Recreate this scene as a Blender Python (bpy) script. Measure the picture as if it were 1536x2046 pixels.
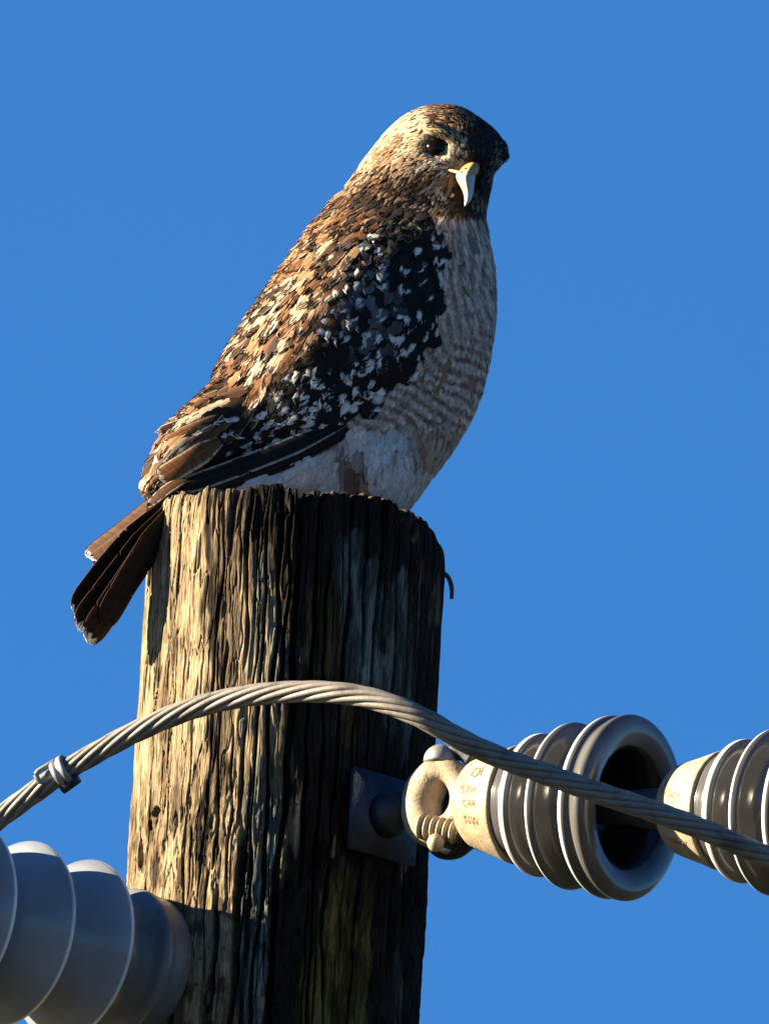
import bpy, bmesh, math, random
import numpy as np
from mathutils import Vector, Matrix
from mathutils.bvhtree import BVHTree

SC = bpy.context.scene
for _o in list(bpy.data.objects):
    bpy.data.objects.remove(_o)
rad = math.radians

# ------------------------------------------------------------------ camera
POLE_R = 0.12                      # metres
U = 2 * POLE_R / 595.0             # one unit of the layout = 0.4 mm
H = 10.0                           # height of the pole's top
DIST = 32.0
PITCH, ROLL = rad(15.3), rad(3.5)
PTOP = Vector((0, 0, H))
FW = Vector((0, math.cos(PITCH), math.sin(PITCH)))
_r0 = Vector((1, 0, 0)); _u0 = Vector((0, -math.sin(PITCH), math.cos(PITCH)))
RT = _r0 * math.cos(ROLL) + _u0 * math.sin(ROLL)
UP = _u0 * math.cos(ROLL) - _r0 * math.sin(ROLL)
CAM = PTOP - (RT * ((595 - 768) * U) + UP * ((1023 - 1053) * U) + FW * DIST)
cd = bpy.data.cameras.new('camera'); cam = bpy.data.objects.new('camera', cd)
SC.collection.objects.link(cam)
m3 = Matrix((RT, UP, -FW)).transposed()
cam.matrix_world = Matrix.Translation(CAM) @ m3.to_4x4()
cd.sensor_fit = 'VERTICAL'; cd.sensor_height = 24.0
cd.lens = DIST / (2046 * U) * 24.0
cd.clip_start = 0.5; cd.clip_end = 4000
SC.camera = cam

# ------------------------------------------------------------------ light
SUN_EL, SUN_BEHIND = 17.2, 2.0
_e, _p = rad(SUN_EL), rad(SUN_BEHIND)
TOSUN = Vector((-math.cos(_e) * math.cos(_p), math.cos(_e) * math.sin(_p), math.sin(_e)))
ld = bpy.data.lights.new('sun', 'SUN'); lo = bpy.data.objects.new('sun', ld)
SC.collection.objects.link(lo)
ld.energy = 5.0; ld.angle = rad(0.53); ld.color = (1.0, 0.83, 0.60)
lo.rotation_euler = TOSUN.to_track_quat('Z', 'Y').to_euler()
w = bpy.data.worlds.new("World"); SC.world = w; w.use_nodes = True
nt = w.node_tree; bg = nt.nodes['Background']
sk = nt.nodes.new('ShaderNodeTexSky'); sk.sky_type = 'NISHITA'; sk.sun_disc = False
sk.sun_elevation = _e; sk.sun_rotation = math.atan2(TOSUN.x, TOSUN.y)
sk.dust_density = 0.0; sk.air_density = 1.0; sk.ozone_density = 6.0
tint = nt.nodes.new('ShaderNodeMix'); tint.data_type = 'RGBA'; tint.blend_type = 'MULTIPLY'
tint.inputs[0].default_value = 1.0; tint.inputs[7].default_value = (0.25, 0.485, 0.665, 1)
nt.links.new(sk.outputs[0], tint.inputs[6]); nt.links.new(tint.outputs[2], bg.inputs[0])
bg.inputs[1].default_value = 0.05
SC.view_settings.view_transform = 'Standard'; SC.view_settings.look = 'None'
SC.view_settings.gamma = 1.0; SC.view_settings.exposure = 2.4
try:
    SC.cycles.max_bounces = 6
except Exception:
    pass


def G(px, py, t):
    """point at pixel (px, py) of the layout, t units nearer to the viewer than the pole's axis"""
    ray = RT * ((px - 768) * U) + UP * ((1023 - py) * U) + FW * DIST
    k = (-t * U - CAM.y) / ray.y
    return CAM + ray * k


def proj(P):
    d = P - CAM; k = DIST / d.dot(FW)
    return 768 + d.dot(RT) * k / U, 1023 - d.dot(UP) * k / U


def link(o, parent=None):
    SC.collection.objects.link(o)
    if parent is not None:
        o.parent = parent
    return o


def empty(name, loc, label, cat, group=None):
    o = bpy.data.objects.new(name, None); o.location = loc; o.empty_display_size = 0.05
    o['label'] = label; o['category'] = cat
    if group:
        o['group'] = group
    return link(o)


def mesh(name, verts, faces, mat, parent=None, cols=None, smooth=True, sharp=None):
    me = bpy.data.meshes.new(name)
    off = parent.location if (parent is not None and parent.type == 'EMPTY') else Vector((0, 0, 0))
    if parent is not None and parent.type == 'MESH' and parent.parent is not None:
        off = parent.parent.location
    V = np.asarray(verts, dtype=np.float64).reshape(-1, 3) - np.array(off)
    me.from_pydata(V.tolist(), [], faces)
    if cols is not None:
        a = me.color_attributes.new('Col', 'FLOAT_COLOR', 'POINT')
        c = np.ones((len(V), 4), dtype=np.float32); c[:, :3] = np.asarray(cols)
        a.data.foreach_set('color', c.ravel())
    me.materials.append(mat)
    if smooth:
        me.polygons.foreach_set('use_smooth', [True] * len(me.polygons))
    me.update()
    o = bpy.data.objects.new(name, me)
    link(o, parent)
    if sharp:
        md = me
        try:
            md.set_sharp_from_angle(angle=rad(sharp))
        except Exception:
            pass
    return o


# ------------------------------------------------------------------ materials
def M_new(name):
    m = bpy.data.materials.new(name); m.use_nodes = True
    return m, m.node_tree, m.node_tree.nodes['Principled BSDF']


def mat_simple(name, col, rough=0.6, metal=0.0, var=0.15, scale=60, bump=0.0, bscale=400, spec=0.5, coat=0.0, dirt=None, dscale=25, streak=(1, 1, 1)):
    m, nt, b = M_new(name)
    tc = nt.nodes.new('ShaderNodeTexCoord'); mp = nt.nodes.new('ShaderNodeMapping')
    mp.inputs['Scale'].default_value = streak
    nt.links.new(tc.outputs['Object'], mp.inputs[0])
    n = nt.nodes.new('ShaderNodeTexNoise'); n.inputs['Scale'].default_value = scale; n.inputs['Detail'].default_value = 8
    nt.links.new(mp.outputs[0], n.inputs['Vector'])
    cr = nt.nodes.new('ShaderNodeValToRGB')
    cr.color_ramp.elements[0].position = 0.3; cr.color_ramp.elements[1].position = 0.72
    cr.color_ramp.elements[0].color = (*[c * (1 - var) for c in col], 1)
    cr.color_ramp.elements[1].color = (*[min(1, c * (1 + var)) for c in col], 1)
    nt.links.new(n.outputs[0], cr.inputs[0])
    out = cr.outputs[0]
    if dirt:
        n2 = nt.nodes.new('ShaderNodeTexNoise'); n2.inputs['Scale'].default_value = dscale; n2.inputs['Detail'].default_value = 10
        n2.inputs['Roughness'].default_value = 0.65
        nt.links.new(mp.outputs[0], n2.inputs['Vector'])
        r2 = nt.nodes.new('ShaderNodeValToRGB'); r2.color_ramp.elements[0].position = 0.5; r2.color_ramp.elements[1].position = 0.68
        nt.links.new(n2.outputs[0], r2.inputs[0])
        mx = nt.nodes.new('ShaderNodeMix'); mx.data_type = 'RGBA'
        nt.links.new(r2.outputs[0], mx.inputs[0]); nt.links.new(out, mx.inputs[6]); mx.inputs[7].default_value = (*dirt, 1)
        out = mx.outputs[2]
        mr = nt.nodes.new('ShaderNodeMapRange'); mr.inputs[3].default_value = rough; mr.inputs[4].default_value = min(1, rough + 0.25)
        nt.links.new(r2.outputs[0], mr.inputs[0]); nt.links.new(mr.outputs[0], b.inputs['Roughness'])
    else:
        b.inputs['Roughness'].default_value = rough
    nt.links.new(out, b.inputs['Base Color'])
    b.inputs['Metallic'].default_value = metal
    b.inputs['Specular IOR Level'].default_value = spec
    b.inputs['Coat Weight'].default_value = coat
    if bump:
        n3 = nt.nodes.new('ShaderNodeTexNoise'); n3.inputs['Scale'].default_value = bscale; n3.inputs['Detail'].default_value = 6
        nt.links.new(mp.outputs[0], n3.inputs['Vector'])
        bp = nt.nodes.new('ShaderNodeBump'); bp.inputs['Strength'].default_value = bump; bp.inputs['Distance'].default_value = 0.001
        nt.links.new(n3.outputs[0], bp.inputs['Height']); nt.links.new(bp.outputs[0], b.inputs['Normal'])
    return m


def mat_attr(name, rough=0.8, spec=0.3, var=0.25, scale=300, sheen=0.0, streak=(1, 1, 1), bump=0.0, trans=0.0):
    m, nt, b = M_new(name)
    at = nt.nodes.new('ShaderNodeAttribute'); at.attribute_name = 'Col'
    tc = nt.nodes.new('ShaderNodeTexCoord'); mp = nt.nodes.new('ShaderNodeMapping'); mp.inputs['Scale'].default_value = streak
    nt.links.new(tc.outputs['Object'], mp.inputs[0])
    n = nt.nodes.new('ShaderNodeTexNoise'); n.inputs['Scale'].default_value = scale; n.inputs['Detail'].default_value = 8
    nt.links.new(mp.outputs[0], n.inputs['Vector'])
    mr = nt.nodes.new('ShaderNodeMapRange'); mr.inputs[1].default_value = 0.3; mr.inputs[2].default_value = 0.7
    mr.inputs[3].default_value = 1 - var; mr.inputs[4].default_value = 1 + var
    nt.links.new(n.outputs[0], mr.inputs[0])
    vm = nt.nodes.new('ShaderNodeVectorMath'); vm.operation = 'SCALE'
    nt.links.new(at.outputs['Color'], vm.inputs[0]); nt.links.new(mr.outputs[0], vm.inputs['Scale'])
    nt.links.new(vm.outputs[0], b.inputs['Base Color'])
    b.inputs['Roughness'].default_value = rough; b.inputs['Specular IOR Level'].default_value = spec
    b.inputs['Sheen Weight'].default_value = sheen
    if bump:
        bp = nt.nodes.new('ShaderNodeBump'); bp.inputs['Strength'].default_value = bump; bp.inputs['Distance'].default_value = 0.0015
        nt.links.new(n.outputs[0], bp.inputs['Height']); nt.links.new(bp.outputs[0], b.inputs['Normal'])
    if trans:
        tr = nt.nodes.new('ShaderNodeBsdfTranslucent'); nt.links.new(vm.outputs[0], tr.inputs['Color'])
        ms = nt.nodes.new('ShaderNodeMixShader'); ms.inputs[0].default_value = trans
        nt.links.new(b.outputs[0], ms.inputs[1]); nt.links.new(tr.outputs[0], ms.inputs[2])
        nt.links.new(ms.outputs[0], nt.nodes['Material Output'].inputs[0])
    return m


MT = {}
MT['wood'] = mat_attr('weathered_wood', rough=0.95, spec=0.08, var=0.5, scale=130, streak=(7, 7, 0.7), bump=0.9)
MT['feather'] = mat_attr('plumage', rough=0.75, spec=0.2, var=0.15, scale=500, trans=0.06)
MT['quill'] = mat_attr('flight_plumage', rough=0.75, spec=0.15, var=0.15, scale=250, trans=0.10)
MT['skin'] = mat_simple('down', (0.12, 0.08, 0.055), rough=0.9, spec=0.1)
MT['beak'] = mat_simple('horn', (0.42, 0.37, 0.24), rough=0.32, var=0.1, scale=200)
MT['beaktip'] = mat_simple('dark_horn', (0.16, 0.15, 0.13), rough=0.3, var=0.1, scale=200)
MT['cere'] = mat_simple('cere_skin', (0.36, 0.25, 0.09), rough=0.45, var=0.12, scale=300)
MT['eye'] = mat_simple('eye_gloss', (0.004, 0.002, 0.0015), rough=0.1, var=0.05, spec=0.2)
MT['leg'] = mat_simple('leg_skin', (0.30, 0.13, 0.02), rough=0.55, var=0.2, scale=300, bump=0.4)
MT['claw'] = mat_simple('claw', (0.02, 0.018, 0.016), rough=0.3)
MT['aluminium'] = mat_simple('weathered_aluminium', (0.19, 0.175, 0.15), rough=0.55, metal=0.0, var=0.22, scale=120, bump=0.2, dirt=(0.07, 0.06, 0.048), dscale=60)
MT['galv'] = mat_simple('galvanised_steel', (0.30, 0.30, 0.29), rough=0.5, metal=0.6, var=0.2, scale=90, bump=0.25, dirt=(0.14, 0.13, 0.11), dscale=40)
MT['galvlight'] = mat_simple('cast_zinc_fitting', (0.33, 0.265, 0.165), rough=0.65, metal=0.0, var=0.2, scale=80, bump=0.5, bscale=500, dirt=(0.14, 0.10, 0.06), dscale=50)
MT['plate'] = mat_simple('dark_steel_plate', (0.03, 0.037, 0.05), rough=0.5, metal=0.5, var=0.3, scale=70, bump=0.3, dirt=(0.02, 0.02, 0.022), dscale=30)
MT['iron'] = mat_simple('rusty_iron', (0.06, 0.035, 0.02), rough=0.8, metal=0.2, var=0.3)
MT['porc'] = mat_attr('grey_porcelain', rough=0.18, spec=0.5, var=0.2, scale=30)
MT['shed'] = mat_attr('pale_grey_glaze', rough=0.2, spec=0.5, var=0.25, scale=14)
MT['core'] = mat_simple('grey_glaze', (0.12, 0.135, 0.14), rough=0.3, var=0.2, scale=14, dirt=(0.05, 0.055, 0.055), dscale=12)
MT['pin'] = mat_simple('dark_pin', (0.05, 0.05, 0.05), rough=0.6)
MT['ink'] = mat_simple('stamped_letters', (0.17, 0.115, 0.055), rough=0.8)
MT['ground'] = mat_simple('scrub_ground', (0.011, 0.013, 0.007), rough=0.95, var=0.4, scale=3, bump=0.3, bscale=30)


# ------------------------------------------------------------------ noise
def vnoise(x, y, seed, px=None):
    """smooth value noise; px: period in x (integer)"""
    rs = np.random.RandomState(seed); N = 256
    T = rs.rand(N, N).astype(np.float32) * 2 - 1
    xi = np.floor(x).astype(int); yi = np.floor(y).astype(int)
    fx = x - xi; fy = y - yi
    fx = fx * fx * (3 - 2 * fx); fy = fy * fy * (3 - 2 * fy)
    x1 = xi + 1
    if px:
        xi = xi % px; x1 = x1 % px
    xi %= N; x1 %= N; y0 = yi % N; y1 = (yi + 1) % N
    return (T[xi, y0] * (1 - fx) + T[x1, y0] * fx) * (1 - fy) + (T[xi, y1] * (1 - fx) + T[x1, y1] * fx) * fy


def fbm(x, y, seed, octv=4, px=None, gain=0.5):
    s = 0; a = 1.0; tot = 0
    for i in range(octv):
        s = s + a * vnoise(x * 2 ** i, y * 2 ** i, seed + i * 7, None if px is None else px * 2 ** i)
        tot += a; a *= gain
    return s / tot


def sstep(a, b, x):
    t = np.clip((x - a) / (b - a), 0, 1)
    return t * t * (3 - 2 * t)


# ------------------------------------------------------------------ ground
gv = [(-600, -600, 0), (600, -600, 0), (600, 600, 0), (-600, 600, 0)]
g = mesh('ground', [(x, y, z) for x, y, z in gv], [(0, 1, 2, 3)], MT['ground'], smooth=False)
g['kind'] = 'structure'

# ------------------------------------------------------------------ pole
pole = empty('utility_pole', Vector((0, 0, 0)), 'weathered round wooden utility pole with a cracked, ragged top', 'utility pole')


def build_pole():
    ths = np.concatenate([np.linspace(-rad(105), rad(105), 940, endpoint=False), np.linspace(rad(105), 2 * math.pi - rad(105), 150, endpoint=False)])
    NT = len(ths)
    zs = np.concatenate([np.linspace(0, 0.50, 800), np.linspace(0.51, 1.2, 40), np.linspace(1.4, H, 30)])
    TH, Z = np.meshgrid(ths, zs, indexing='xy')        # Z = metres below the rim
    fx = (TH + math.pi) / (2 * math.pi)
    rs = np.random.RandomState(5)
    d = np.zeros_like(TH)
    d += 0.0025 * fbm(fx * 9, Z * 3, 1, 3, px=9)
    # vertical fibre grain
    wob = 0.004 * fbm(fx * 12, Z * 9, 77, 3, px=12)
    g1 = fbm((fx + wob) * 130, Z * 16, 11, 3, px=130)
    g2 = fbm((fx + wob) * 60, Z * 9, 21, 3, px=60)
    d += 0.0007 * g1 + 0.0006 * g2 + 0.0007 * fbm((fx + wob) * 230, Z * 34, 12, 2, px=230)
    # splinters / flakes: ridged
    rg = 1 - np.abs(fbm((fx + wob * 1.5) * 110, Z * 20, 31, 3, px=110)) * 2.4
    d -= 0.0010 * sstep(0.7, 0.95, rg)
    # blocky scaly bark-like surface lower down
    low = sstep(0.19, 0.30, Z)
    fl = fbm((fx + wob * 2) * 95, Z * 75, 41, 3, px=95)
    d += low * 0.0011 * fl - low * 0.0012 * sstep(0.25, 0.5, fbm((fx + wob) * 60, Z * 55, 47, 3, px=60))
    crack = np.zeros_like(TH)

    def add(th0, z0, z1, wd, dp, amp=0.04, seed=0):
        nonlocal d, crack
        nz = fbm(Z[:, :1] * 14 + seed * 3.1, np.zeros_like(Z[:, :1]) + seed, 91, 3)
        thc = th0 + amp * nz
        wv = wd * (0.65 + 0.6 * (fbm(Z[:, :1] * 30, np.zeros_like(Z[:, :1]) + seed * 1.7, 97, 2) + 0.4))
        dist = (np.mod(TH - thc + math.pi, 2 * math.pi) - math.pi) * POLE_R
        tp = sstep(z0 - 0.01, z0 + 0.02, Z) * (1 - sstep(z1 - 0.05, z1, Z))
        if z0 <= 0:
            tp = 1 - sstep(z1 - 0.06, z1, Z)
        c = np.exp(-(dist / np.maximum(wv, 3e-4)) ** 4) * tp
        d -= .72 * dp * c
        crack = np.maximum(crack, c)
    k = 0
    # (pixel x on the front, start, end, half width mm, depth mm)
    for pxx, z0, z1, wd, dp in [(447, 0, .34, 1.0, 11), (470, 0, .07, 2.6, 6), (505, 0, .16, 1.6, 8), (522, .02, .14, 1.0, 5), (538, .03, .45, 1.3, 9),
                                (468, .13, .33, 1.3, 7), (496, .20, .36, 1.0, 6), (484, .02, .10, .7, 4), (512, .19, .30, 1.8, 5), (340, .1, .5, .5, 5), (372, .12, .33, .6, 4), (312, .0, .03, 1.2, 6),
                                (415, .16, .4, .8, 6), (565, 0, .5, 1.6, 12), (600, 0, .5, 2.6, 16), (640, 0, .35, 1.6, 12), (668, .05, .5, 1.4, 10), (700, 0, .5, 1.6, 12),
                                (735, 0, .16, 1.5, 10), (762, 0, .5, 1.3, 12), (800, 0, .26, 1.5, 12), (828, 0, .4, 1.5, 10), (852, 0, .5, 1.4, 10), (871, 0, .3, 1.2, 9),
                                (520, .28, .5, 3.5, 9), (480, .33, .46, 2.0, 8), (548, .3, .5, 3, 10), (582, .0, .2, 1.2, 9), (425, 0, .05, 1.2, 6), (395, 0, .03, 1.0, 5)]:
        k += 1
        add(math.asin(max(-1, min(1, (pxx - 595) / 297.5))), z0, z1, wd * 1e-3, dp * 1e-3, seed=k)
    for i in range(170):
        k += 1
        z0 = 0 if rs.rand() < .4 else rs.rand() * .4
        add(rs.rand() * 3.6 - 1.8, z0, z0 + .03 + rs.rand() ** 2 * .3, (.28 + rs.rand() ** 2 * .6) * 1e-3, (1.5 + rs.rand() * 4) * 1e-3, seed=k)
    # gouges (pixel, metres below rim, sizes)
    for pxx, zz, sx, sz, dp in [(322, .292, .0035, .011, 7), (348, .262, .005, .004, 7), (340, .272, .003, .004, 6), (338, .335, .003, .012, 7), (326, .300, .002, .012, 6), (300, .30, .002, .01, 3),
                                (585, .008, .007, .010, -3), (612, .004, .004, .008, 6), (722, .004, .004, .006, -3), (500, .02, .005, .02, -2)]:
        th0 = math.asin((pxx - 595) / 297.5)
        dist = (TH - th0) * POLE_R
        ed = fbm(fx * 200, Z * 120, 55, 2, px=200) * .5
        q = (dist / sx) ** 2 + ((Z - zz) / sz) ** 2
        d -= dp * 1e-3 * (1 - sstep(.6 + ed, 1.5 + ed, q))
    # rounded, worn shoulder and the lower right-hand edge of the top
    ztop = 0.0016 * fbm(fx[:1] * 160, fx[:1] * 0, 67, 3, px=160) + 0.004 * (fbm(fx[:1] * 40, fx[:1] * 0, 61, 3, px=40)) + 0.0022 * np.round(fbm(fx[:1] * 70, fx[:1] * 0, 63, 2, px=70) * 1.6)
    tdeg = np.degrees(ths)[None, :]
    ztop = ztop - 0.004 * sstep(42, 62, tdeg) * (1 - sstep(110, 140, tdeg)) - 0.006 * sstep(62, 78, tdeg) * (1 - sstep(110, 140, tdeg))
    ztop = ztop - crack[:1] * 0.005
    ztop = ztop - 0.004 * (1 - sstep(-80, -60, tdeg)) * sstep(-140, -100, tdeg)
    fade = np.exp(-Z / 0.03)
    zz = -Z + ztop * fade
    sh = 0.0025 + 0.003 * sstep(50, 75, tdeg) * (1 - sstep(110, 140, tdeg))
    d -= sh * np.exp(-Z / (sh * 1.5 + .001))
    r = POLE_R * (1 + 0.012 * np.minimum(Z, 1.0) + 0.004 * Z) + d
    X = r * np.sin(TH); Y = -r * np.cos(TH); ZZ = H + zz
    # ---------------- colour of the wood, some shade included
    tone = fbm((fx + wob) * 40, Z * 6, 101, 4, px=40)
    fine = fbm((fx + wob) * 150, Z * 30, 105, 3, px=150)
    blond = np.array([.235, .178, .105]); grey = np.array([.085, .062, .037]); dark = np.array([.014, .011, .008])
    tn = sstep(-.35, .4, tone + .5 * fine)[..., None]
    col = grey * (1 - tn) + blond * tn
    col = col * (1 - .55 * sstep(.15, .75, -fine))[..., None]
    # black creosote in ragged upright streaks; shade of the right side and the cracks painted in too
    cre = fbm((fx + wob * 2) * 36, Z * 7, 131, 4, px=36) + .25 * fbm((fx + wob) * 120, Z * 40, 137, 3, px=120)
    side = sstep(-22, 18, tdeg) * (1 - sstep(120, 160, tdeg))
    creo_shade = sstep(.0, .18, cre + 1.1 * side - .42)
    creo_shade = np.maximum(creo_shade, .85 * crack)[..., None]
    # pale lichen and green algae patches that stand on top of it
    lich = np.zeros_like(TH); moss = np.zeros_like(TH)
    nf = fbm((fx + wob) * 110, Z * 50, 151, 4, px=110)
    for pxx, z0, z1, wd, am in [(735, .05, .16, .020, .8), (745, .13, .17, .016, .9), (705, .03, .09, .014, .6), (560, .30, .47, .012, 1.0), (585, .25, .34, .008, .9), (545, .22, .30, .010, .5), (810, .05, .20, .018, .55), (530, .05, .15, .006, .6), (835, .1, .22, .01, .45), (850, .36, .5, .008, .4), (602, .12, .17, .008, .4), (560, .10, .2, .006, .3)]:
        th0 = math.asin((pxx - 595) / 297.5)
        q = np.abs(((TH - th0) * POLE_R) / wd) ** 2 + np.abs((Z - (z0 + z1) / 2) / ((z1 - z0) / 2)) ** 3
        lich = np.maximum(lich, am * sstep(1.25, .55, q + nf * .9) if False else am * (1 - sstep(.55, 1.25, q + nf * .9)))
    for pxx, z0, z1, wd, am in [(720, .31, .52, .022, .9), (690, .36, .52, .016, .7), (780, .31, .5, .008, .8), (715, .15, .21, .008, .7), (660, .08, .16, .016, .4)]:
        th0 = math.asin((pxx - 595) / 297.5)
        q = np.abs(((TH - th0) * POLE_R) / wd) ** 2 + np.abs((Z - (z0 + z1) / 2) / ((z1 - z0) / 2)) ** 3
        moss = np.maximum(moss, am * (1 - sstep(.5, 1.3, q + nf * 1.1)))
    col = col * (1 - creo_shade) + dark * creo_shade
    lc = np.array([.12, .155, .135]); mc = np.array([.13, .105, .03])
    # small darker scars and pale scrapes where the flaky skin has come away
    sc1 = fbm((fx + wob * 2) * 85, Z * 60, 161, 4, px=85)
    col = col * (1 - .6 * (low * sstep(.12, .32, sc1) + .5 * (1 - low) * sstep(.3, .45, sc1)))[..., None]
    col = col * (1 + .35 * sstep(.1, .4, -sc1))[..., None]
    L = (lich * (1 - .8 * crack))[..., None]; Mo = (moss * (1 - .8 * crack))[..., None]
    lv = (.30 + .75 * sstep(-.4, .5, fine + nf * .5))[..., None]
    col = col * (1 - L) + lc * lv * L
    col = col * (1 - Mo) + mc * lv * Mo
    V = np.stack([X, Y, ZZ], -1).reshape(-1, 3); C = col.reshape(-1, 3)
    n, m = TH.shape
    idx = np.arange(n * m).reshape(n, m)
    a = idx[:-1]; b = idx[1:]
    f = np.stack([a, b, np.roll(b, -1, 1), np.roll(a, -1, 1)], -1).reshape(-1, 4)
    # end grain
    RR = 26
    base = [V]; cb = [C]; faces = [f]; prev = idx[0]
    off = n * m
    for i in range(1, RR + 1):
        s = 1 - i / (RR + 1.0)
        rr = r[0] * s
        zt = zz[0] * s ** 3 * .8 + 0.002 * fbm(ths / math.pi * 20 + 50, np.full_like(ths, i * 1.7), 201, 3) + 0.0008
        v = np.stack([rr * np.sin(ths), -rr * np.cos(ths), H + zt], -1)
        base.append(v); cb.append(np.tile(np.array([.10, .08, .06]) * (.8 + .3 * (i % 3) / 2), (NT, 1)))
        cur = off + np.arange(NT); off += NT
        faces.append(np.stack([prev, np.roll(prev, -1), np.roll(cur, -1), cur], -1)); prev = cur
    base.append(np.array([[0, 0, H]])); cb.append(np.array([[.09, .07, .05]]))
    V = np.concatenate(base); C = np.concatenate(cb); F = np.concatenate(faces).tolist()
    F += [(int(prev[i]), int(prev[(i + 1) % NT]), off) for i in range(NT)]
    return V, F, C


def surf_pt(th, zb, out=0.0):
    r = POLE_R * (1 + 0.016 * zb) + out
    return Vector((r * math.sin(th), -r * math.cos(th), H - zb))


pv, pf, pc = build_pole()
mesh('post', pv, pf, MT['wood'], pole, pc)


# ------------------------------------------------------------------ tubes and lathes
def frames(P):
    P = [Vector(p) for p in P]
    T = []
    for i in range(len(P)):
        a = P[max(0, i - 1)]; b = P[min(len(P) - 1, i + 1)]
        T.append((b - a).normalized())
    n = Vector((0, 0, 1)) if abs(T[0].z) < .9 else Vector((1, 0, 0))
    N = []
    for t in T:
        n = (n - t * n.dot(t)).normalized(); N.append(n.copy())
    return P, T, N


def tube(P, R, seg=10, cap=True, flat=1.0):
    P, T, N = frames(P)
    if not hasattr(R, '__len__'):
        R = [R] * len(P)
    v = []; f = []
    for i, p in enumerate(P):
        b = T[i].cross(N[i])
        for k in range(seg):
            a = 2 * math.pi * k / seg
            v.append(p + (N[i] * math.cos(a) + b * math.sin(a) * flat) * R[i])
    for i in range(len(P) - 1):
        for k in range(seg):
            f.append((i * seg + k, i * seg + (k + 1) % seg, (i + 1) * seg + (k + 1) % seg, (i + 1) * seg + k))
    if cap:
        f.append(tuple(range(seg - 1, -1, -1))); f.append(tuple((len(P) - 1) * seg + k for k in range(seg)))
    return v, f


def join(parts):
    V = []; F = []
    for v, f in parts:
        o = len(V); V += list(v); F += [tuple(i + o for i in q) for q in f]
    return V, F


def spline(pts, n):
    """Catmull-Rom through pts, n samples per span"""
    P = [Vector(p) for p in pts]; P = [P[0] * 2 - P[1]] + P + [P[-1] * 2 - P[-2]]
    out = []
    for i in range(1, len(P) - 2):
        for k in range(n):
            t = k / n
            a, b, c, d = P[i - 1], P[i], P[i + 1], P[i + 2]
            out.append(0.5 * ((2 * b) + (c - a) * t + (2 * a - 5 * b + 4 * c - d) * t * t + (3 * b - a - 3 * c + d) * t ** 3))
    out.append(P[-2])
    return out


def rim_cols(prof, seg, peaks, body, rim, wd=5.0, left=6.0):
    """glaze colour per profile ring: sunlit edges painted in paler over the rims"""
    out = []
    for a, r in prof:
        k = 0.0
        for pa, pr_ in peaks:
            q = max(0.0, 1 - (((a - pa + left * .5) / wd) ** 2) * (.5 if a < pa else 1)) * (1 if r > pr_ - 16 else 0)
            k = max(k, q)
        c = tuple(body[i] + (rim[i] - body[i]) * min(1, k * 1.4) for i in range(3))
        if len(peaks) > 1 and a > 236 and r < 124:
            c = (.012, .012, .012)      # shade inside the hollow, painted near-black
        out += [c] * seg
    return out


def lathe(A, D, prof, seg=112, fn=None):
    """profile (axial units, radius units) turned round the axis A + D*axial"""
    D = D.normalized(); x = D.cross(Vector((0, 0, 1))).normalized(); y = x.cross(D)
    # round the profile a little
    v = []; f = []
    for j, (a, r) in enumerate(prof):
        for k in range(seg):
            an = 2 * math.pi * k / seg
            rr = r if fn is None else fn(a, r, an)
            v.append(A + D * (a * U) + (x * math.cos(an) + y * math.sin(an)) * (rr * U))
    for j in range(len(prof) - 1):
        for k in range(seg):
            f.append((j * seg + k, (j + 1) * seg + k, (j + 1) * seg + (k + 1) % seg, j * seg + (k + 1) % seg))
    return v, f


def smooth_prof(pts, n=5):
    P = spline([(a, r, 0) for a, r in pts], n)
    return [(p.x, max(0.01, p.y)) for p in P]


def slab(c, ex, ey, ez, hx, hy, hz, bev=0.15):
    """bevelled box; e* unit axes, h* half sizes in units"""
    bm = bmesh.new(); bmesh.ops.create_cube(bm, size=2)
    for vv in bm.verts:
        vv.co = Vector((vv.co.x * hx, vv.co.y * hy, vv.co.z * hz))
    bmesh.ops.bevel(bm, geom=bm.edges[:], offset=min(hx, hy, hz) * bev * 2, segments=3, affect='EDGES')
    bm.verts.ensure_lookup_table()
    v = [c + (ex * q.co.x + ey * q.co.y + ez * q.co.z) * U for q in bm.verts]
    f = [tuple(q.index for q in p.verts) for p in bm.faces]
    bm.free()
    return v, f


# bent nail on the right-hand side of the pole
def nail_pt(px, py):
    return G(px, py, 20)
nl = spline([nail_pt(868, 1140), nail_pt(887, 1146), nail_pt(897, 1157), nail_pt(902, 1175), nail_pt(902, 1196)], 6)
v, f = tube(nl, [4.6 * U] * 20 + [4 * U] * (len(nl) - 20), 10)
mesh('nail', v, f, MT['iron'], pole)

# ------------------------------------------------------------------ right hand insulator string
th_p = rad(41)
pc0 = surf_pt(th_p, 0.0); # plate centre found from its pixel height
pn = Vector((math.sin(th_p), -math.cos(th_p), 0)); ptan = Vector((math.cos(th_p), math.sin(th_p), 0))
zb = 0.262
PCEN = surf_pt(th_p, zb, 0.006)
brk = empty('steel_bracket', PCEN, 'square dark steel plate bolted on the pole with a heavy pale eye fitting', 'bracket')
v, f = slab(PCEN, ptan, Vector((0, 0, 1)), pn, 88, 84, 7)
mesh('plate', v, f, MT['plate'], brk)
AX0 = G(944, 1605, 345); AX1 = G(1349, 1617, 345 + 405 * .65)   # centres of the two caps' ends
AD = (AX1 - AX0).normalized(); APITCH = (AX1 - AX0).length / U
side_v = Vector((0, 0, 1)); side_h = AD.cross(side_v).normalized(); side_v = side_h.cross(AD).normalized()
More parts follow.
